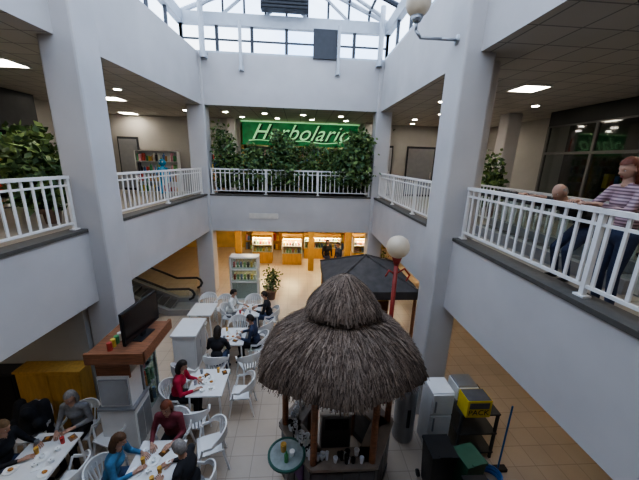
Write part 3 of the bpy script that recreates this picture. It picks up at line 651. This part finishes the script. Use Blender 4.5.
# ------------------------------------------------------------------ left kiosk with TV
def kiosk():
    e=bpy.data.objects.new('drinks_kiosk',None); bpy.context.scene.collection.objects.link(e)
    b=MB(); x0,x1,y0,y1=-3.42,-2.84,4.5,5.45
    b.bb(x0,x1,y0,y1-.42,0,1.0,WHITE); b.bb(x0-.02,x1+.03,y0-.03,y1-.42,1.0,1.04,GREYM)
    b.bb(x0,x1,y1-.42,y1,0,.5,WHITE); b.bb(x0+.03,x1-.03,y0+.03,y0+.4,1.04,1.65,WHITE)
    b.bb(x0+.06,x1-.06,y0+.0,y0+.03,1.1,1.6,GREYM); b.bb(x1-.01,x1+.01,y0+.06,y0+.25,.15,.85,GREYM); b.bb(x1-.01,x1+.01,y0+.28,y0+.5,.15,.85,GREYM)
    b.obj('base_cabinet',parent=e)
    b=MB()
    for x in (x0+.03,x1-.03):
        for y in (y0+.45,y1-.03): b.bb(x-.02,x+.02,y-.02,y+.02,.5 if y>5.3 else 1.04,2.08,GREYM)
    b.bb(x0+.02,x1-.02,y0+.06,y0+.1,1.6,2.08,WOOD)
    b.obj('posts',parent=e)
    b=MB(); b.bb(x1-.015,x1-.005,y1-.42,y1,.5,1.9,GLASSC); b.bb(x0,x1,y1-.01,y1,.5,1.9,GLASSC)
    b.obj('glass_display',parent=e)
    b=MB(); R=random.Random(2)
    for z in (.5,.95,1.4):
        if z>.5: b.bb(x0+.03,x1-.03,y1-.4,y1-.03,z-.015,z,GREYM)
        for i in range(6):
            for j in range(3): b.cyl((x0+.08+i*.085,y1-.35+j*.12,z),(x0+.08+i*.085,y1-.35+j*.12,z+.25),.03,R.choice(pal),n=8)
    b.obj('bottles',parent=e)
    b=MB(); b.bb(-3.42,-2.52,4.42,5.48,2.08,2.16,WOOD); b.bb(-2.55,-2.5,4.4,5.5,2.0,2.2,WOOD); b.bb(-3.42,-2.5,4.38,4.43,2.0,2.2,WOOD); b.obj('wooden_canopy',parent=e)
    b=MB()
    for i in range(5): b.cyl((-3.1,4.55+i*.1,2.16),(-3.1,4.55+i*.1,2.3),.04,pal[i],n=8)
    b.obj('cans',parent=e)
kiosk()
SCR=mat('tv_screen',(.012,.012,.015),.15,.0)
b=MB(); b.box((0,0,.38),(.05,.96,.58),BLACK); b.box((.027,0,.38),(.004,.92,.54),SCR); b.box((0,0,.06),(.04,.1,.12),BLACK); b.box((0,0,.01),(.2,.4,.02),BLACK)
b.obj('television',(-2.78,4.98,2.16),-.12,bevel=.005)
b=MB(); b.bb(-3.1,-2.55,6.75,7.55,0,1.0,WHITE); b.bb(-3.13,-2.5,6.7,7.58,1.0,1.04,WHITE); b.bb(-2.56,-2.54,6.8,7.12,.1,.9,PL); b.bb(-2.56,-2.54,7.17,7.5,.1,.9,PL); b.bb(-2.53,-2.52,7.05,7.08,.5,.7,GREYM); b.obj('service_counter')
b=MB(); b.bb(-5.25,-4.1,5.1,5.4,0,1.3,WOODY); b.bb(-5.28,-4.08,5.08,5.41,1.3,1.34,WOODY)
for x in (-5.22,-4.65): b.bb(x,x+.53,5.08,5.1,.05,1.26,WOODY); b.bb(x+.24,x+.28,5.06,5.08,.6,.75,GREYM)
b.obj('wooden_cabinet')
b=MB(); b.bb(-6.9,-5.3,5.1,5.4,0,1.3,DARKM)
for i in range(3): b.bb(-6.88+i*.53,-6.38+i*.53,5.08,5.1,.05,1.25,BLACK)
b.obj('dark_cabinet')
def coats():
    b=MB(); R=random.Random(5)
    for i in range(5): 
        x=R.uniform(-.2,.2); b.caps((x,R.uniform(-.12,.1),.55),(x*1.1,R.uniform(-.15,.1),.95),.13,.09,BLK)
    b.caps((-.2,-.1,.7),(-.3,0,.3),.08,.06,BLK); b.caps((.2,-.1,.7),(.28,.05,.35),.08,.06,BLK)
    me=remesh(b,'coat_pile',.02,4); me.materials.append(BLK); mk('coat_pile',me,(-4.72,4.66,0)); chair(-4.72,4.66,-70)
coats()
# ------------------------------------------------------------------ high round table by hut
b=MB(); GR=mat('green_rim',(.03,.10,.08),.4)
b.lathe([(.001,0),(.2,0),(.2,.02),(.03,.05),(.03,1.05),(.001,1.05)],GREYM,n=20); b.lathe([(.001,1.06),(.26,1.06),(.28,1.07),(.28,1.1),(.25,1.1),(.25,1.09),(.001,1.09)],GR,n=32); b.lathe([(.001,1.094),(.245,1.094)],mat('tray_pale',(.30,.35,.35),.25,.2,8),n=32)
b.obj('round_bar_table',(-.14,3.5,0),smooth=False)
b=MB(); b.lathe([(.001,0),(.04,0),(.045,.12),(.04,.12),(.001,.1)],GLSW,(-.05,.05,0),12); b.lathe([(.001,0),(.03,0),(.04,.08),(.036,.08),(.001,.07)],CER,(.08,-.03,0),12); b.lathe([(.001,0),(.03,0),(.03,.12),(.012,.15),(.012,.18),(.001,.18)],pal[2],(.0,-.12,0),12)
b.obj('drinks',(-.14,3.5,1.1))
b=MB(); b.lathe([(.001,0),(.19,0),(.19,.02),(.025,.04),(.025,.7),(.16,.72),(.17,.78),(.15,.8),(.001,.8)],REDM,n=20); b.lathe([(.12,.25),(.14,.25),(.14,.27),(.12,.27)],GREYM,n=20); b.obj('bar_stool',(.40,2.99,0),smooth=False)
# ------------------------------------------------------------------ right service corner
b=MB(); DG2=mat('shelf_dark',(.05,.05,.05),.5)
for x in (2.95,3.62):
    for y in (4.2,4.9): b.bb(x-.02,x+.02,y-.02,y+.02,0,1.0,DG2)
for z in (.15,.58,1.0): b.bb(2.92,3.65,4.17,4.93,z-.02,z+.01,DG2)
b.obj('utility_shelf')
b=MB(); b.bb(3.0,3.4,4.52,4.88,0,.26,WHITE); b.bb(3.02,3.38,4.5,4.52,.03,.16,DARKM); b.bb(3.02,3.38,4.54,4.86,.26,.30,GREYM); b.bb(3.08,3.3,4.45,4.53,.16,.18,WHITE); b.obj('printer',(0,0,1.01))
YEL=mat('box_yellow',(.75,.55,.03),.6,.08)
b=MB(); b.bb(2.96,3.4,4.12,4.42,0,.34,YEL); b.bb(2.97,3.39,4.13,4.41,.34,.345,BARP); o=b.obj('yellow_cardboard_box',(0,0,1.01)); text('lettering','PACK',.15,(3.18,4.115,.10),(pi/2,0,0),BLACK,o,.002); b=MB(); b.bb(3.0,3.36,4.115,4.12,.18,.3,BARP); b.obj('label',parent=o)
b=MB(); b.lathe([(.001,0),(.19,0),(.2,.03),(.2,1.15),(.17,1.24),(.08,1.3),(.001,1.31)],GREYM,n=28); b.cyl((0,0,1.3),(0,0,1.4),.03,GREYM); b.bb(-.03,.03,-.21,-.19,.4,.8,DARKM); b.obj('steel_boiler',(2.12,4.72,0),smooth=False)
b=MB(); b.bb(2.45,2.86,4.38,4.8,0,1.3,WHITE); b.bb(2.46,2.85,4.35,4.38,.05,.82,WHITE); b.bb(2.46,2.85,4.35,4.38,.86,1.28,WHITE); b.bb(2.5,2.53,4.32,4.35,.5,.8,GREYM); b.bb(2.5,2.53,4.32,4.35,.92,1.15,GREYM); b.obj('small_refrigerator',bevel=.01)
GRB=mat('bin_green',(.03,.10,.06),.5)
def bin_(name,x,y,m,s=1,h=.75,rz=0):
    b=MB(); vs=[]
    for z,k in ((0,.8),(h,1)):
        vs+=[(-.2*s*k,-.2*s*k,z),(.2*s*k,-.2*s*k,z),(.2*s*k,.2*s*k,z),(-.2*s*k,.2*s*k,z)]
    b.add(vs,[(3,2,1,0),(0,1,5,4),(1,2,6,5),(2,3,7,6),(3,0,4,7),(4,5,6,7)],m); b.box((0,0,h+.02),(.43*s,.43*s,.05),m); b.box((0,-.2*s,h+.05),(.2*s,.04,.03),m); b.cyl((-.2*s,.17*s,.06),(-.24*s,.17*s,.06),.06,BLACK); b.cyl((.2*s,.17*s,.06),(.24*s,.17*s,.06),.06,BLACK)
    b.obj(name,(x,y,0),rz)
bin_('waste_bin',2.35,3.75,BLACK,1,.8); bin_('waste_bin',2.85,3.7,GRB,.9,.65,.2); bin_('waste_bin',2.75,3.22,BLACK,.9,.6)
b=MB(); BH=mat('hose_blue',(.02,.12,.35),.4)
for k in range(5):
    z=.05+k*.035; r=.16-.01*(k%2); pts=[(r*math.cos(a*pi/8),r*math.sin(a*pi/8),z) for a in range(17)]; b.tube(pts,.018,BH,6)
b.obj('blue_hose_coil',(3.35,3.75,0)); 
b=MB(); b.cyl((0,0,0.05),(.1,.1,1.3),.015,BH); b.box((0,0,.04),(.3,.1,.06),BLACK); b.obj('mop',(3.62,3.95,0))
# ------------------------------------------------------------------ escalators
def escalator(name,loc,rz,L=3.2,rise=1.3):
    e=bpy.data.objects.new(name,None); bpy.context.scene.collection.objects.link(e); e.location=loc; e.rotation_euler=(0,0,rz)
    b=MB(); 
    path=[(0,.0),(.7,.0)]+[(.7+ (L-.7)*t, rise*t) for t in (.25,.5,.75,1)]
    for sy in (-.5,.5):
        hr=[(x,sy,z+.95) for x,z in path]; b.tube([(.0,sy,.55),(-.12,sy,.62),(-.18,sy,.75),(-.12,sy,.88)]+hr,.04,BLACK)
        vs=[];n=len(path)
        for x,z in path: vs+=[(x,sy,z+.18),(x,sy,z+.92)]
        b.add(vs,[(2*i,2*i+2,2*i+3,2*i+1) for i in range(n-1)],GLASSC)
        vs=[]
        for x,z in path: vs+=[(x,sy-.08,max(0,z-.1)),(x,sy+.08,max(0,z-.1)),(x,sy+.08,z+.2),(x,sy-.08,z+.2)]
        b.add(vs,[(4*i+k,4*i+(k+1)%4,4*i+4+(k+1)%4,4*i+4+k) for i in range(n-1) for k in range(4)]+[(0,1,2,3),(4*n-1,4*n-2,4*n-3,4*n-4)],GREYM)
    N=12
    for i in range(N):
        t=i/N; x=.7+(L-.7)*t; b.bb(x,x+(L-.7)/N+.01,-.42,.42,max(0,rise*t-.12),rise*(t+1/N)+.01,DARKM)
        b.bb(x,x+.02,-.42,.42,rise*t+.0,rise*(t+1/N)+.015,GREYM)
    b.bb(-.3,.7,-.42,.42,0,.02,GREYM)
    b.obj('escalator_body',parent=e)
escalator('escalator',(-3.75,10.2,0),pi+.05,3.6,1.4)
escalator('escalator',(4.85,3.4,ZF),pi/2-.0,4.5,.0)
b=MB()
for x in (-.5,.5):
    for y in (-.2,.2): b.bb(x-.03,x+.03,y-.03,y+.03,0,1.75,WHITE)
for z in (.03,.75,1.25,1.72): b.bb(-.53,.53,-.23,.23,z-.03,z+.02,WHITE)
b.bb(-.5,.5,.2,.21,.05,1.7,GLASSC); b.bb(-.5,.5,-.21,-.2,.05,1.7,GLASSC); b.bb(-.47,.47,-.19,.19,0.05,.7,PL)
for i in range(7):
    for z in (.78,1.28): b.cyl((-.4+i*.13,0,z),(-.4+i*.13,0,z+.2),.04,pal[(i*2)%9],n=8)
b.obj('display_vitrine',(-2.05,11.0,0))
def showcase(x,y,w_=1.0,h=1.4):
    b=MB(); b.bb(-w_/2,w_/2,-.3,.3,0,.6,WOODY); b.bb(-w_/2,w_/2,-.31,-.3,.6,h,GLASSC); b.bb(-w_/2,w_/2,.28,.3,.6,h,WOODY); b.bb(-w_/2-.03,w_/2+.03,-.33,.33,h,h+.12,WOODY)
    b.bb(-w_/2+.05,w_/2-.05,-.28,.28,h-.03,h-.01,LITEW)
    for z in (.62,1.0):
        b.bb(-w_/2,w_/2,-.28,.28,z-.02,z,WHITE)
        for i in range(int(w_/.15)): b.bb(-w_/2+.05+i*.15,-w_/2+.15+i*.15,-.2,.1,z,z+.16,random.choice(pal))
    for sx in(-1,1): b.bb(sx*w_/2-.02,sx*w_/2+.02,-.3,.3,.6,h,WHITE)
    b.obj('bakery_showcase',(x,y,0))
showcase(-.35,15.2); showcase(-1.9,15.4); showcase(1.3,16.2,2.0,1.2); showcase(3.6,15.4,1.4)
goods_shelf('grocery_shelves',-3.2,4.2,17.5,.02,2.2,4,frame=WOODY,seed=21)
for x in (-2.9,.6,2.4):
    b=MB(); b.bb(x-.14,x+.14,14.0,14.28,0,ZB,WOODY); b.obj('wooden_column',bevel=.01)
b=MB()
for y in (6.4,7.8,9.2,12.2,13.6): b.bb(-7.85,-7.77,y-.04,y+.04,0,ZB,FR)
b.bb(-7.84,-7.78,6.4,13.6,2.1,2.18,FR); b.add([(-7.81,6.4,0),(-7.81,13.6,0),(-7.81,13.6,ZB),(-7.81,6.4,ZB)],[(0,1,2,3)],GLASSD); b.obj('window_3')
goods_shelf('kiosk_shelves',0,6,0,.02,2.1,4,(-8.2,6.6,0),pi/2,WOODY,.3,31)
b=MB(); b.bb(-1.9,-.8,YF-.03,YF-.002,3.1,3.3,mat('sign_plate',(.6,.56,.5),.5)); b.obj('fascia_sign')
# ------------------------------------------------------------------ world & camera
w_=bpy.data.worlds.new('sky'); bpy.context.scene.world=w_; w_.use_nodes=True; nt=w_.node_tree; bg=nt.nodes['Background']
tc=nt.nodes.new('ShaderNodeTexCoord'); nz=nt.nodes.new('ShaderNodeTexNoise'); nz.inputs['Scale'].default_value=2.5; nz.inputs['Detail'].default_value=5
cr=nt.nodes.new('ShaderNodeValToRGB'); cr.color_ramp.elements[0].position=.38; cr.color_ramp.elements[1].position=.65; cr.color_ramp.elements[0].color=(.50,.68,1,1); cr.color_ramp.elements[1].color=(.99,.97,.98,1)
nt.links.new(tc.outputs['Generated'],nz.inputs['Vector']); nt.links.new(nz.outputs['Fac'],cr.inputs['Fac']); nt.links.new(cr.outputs['Color'],bg.inputs['Color']); bg.inputs['Strength'].default_value=4.5
try: bpy.context.scene.view_settings.look='AgX - Medium High Contrast'
except Exception as ex: print(ex)
cam=bpy.data.cameras.new('camera'); co=bpy.data.objects.new('camera',cam); bpy.context.scene.collection.objects.link(co)
cam.sensor_width=36; cam.lens=300/639*36; cam.clip_start=.05
th=math.radians(14.8); ps=math.radians(4.06); r=math.radians(1.76)
F=Vector((math.sin(ps)*math.cos(th),math.cos(ps)*math.cos(th),-math.sin(th))); R0=Vector((math.cos(ps),-math.sin(ps),0)); U0=R0.cross(F)
cx=R0*math.cos(r)+U0*math.sin(r); cy=-R0*math.sin(r)+U0*math.cos(r)
M=Matrix((cx,cy,-F)).transposed().to_4x4(); M.translation=Vector((0,0,H)); co.matrix_world=M
bpy.context.scene.camera=co
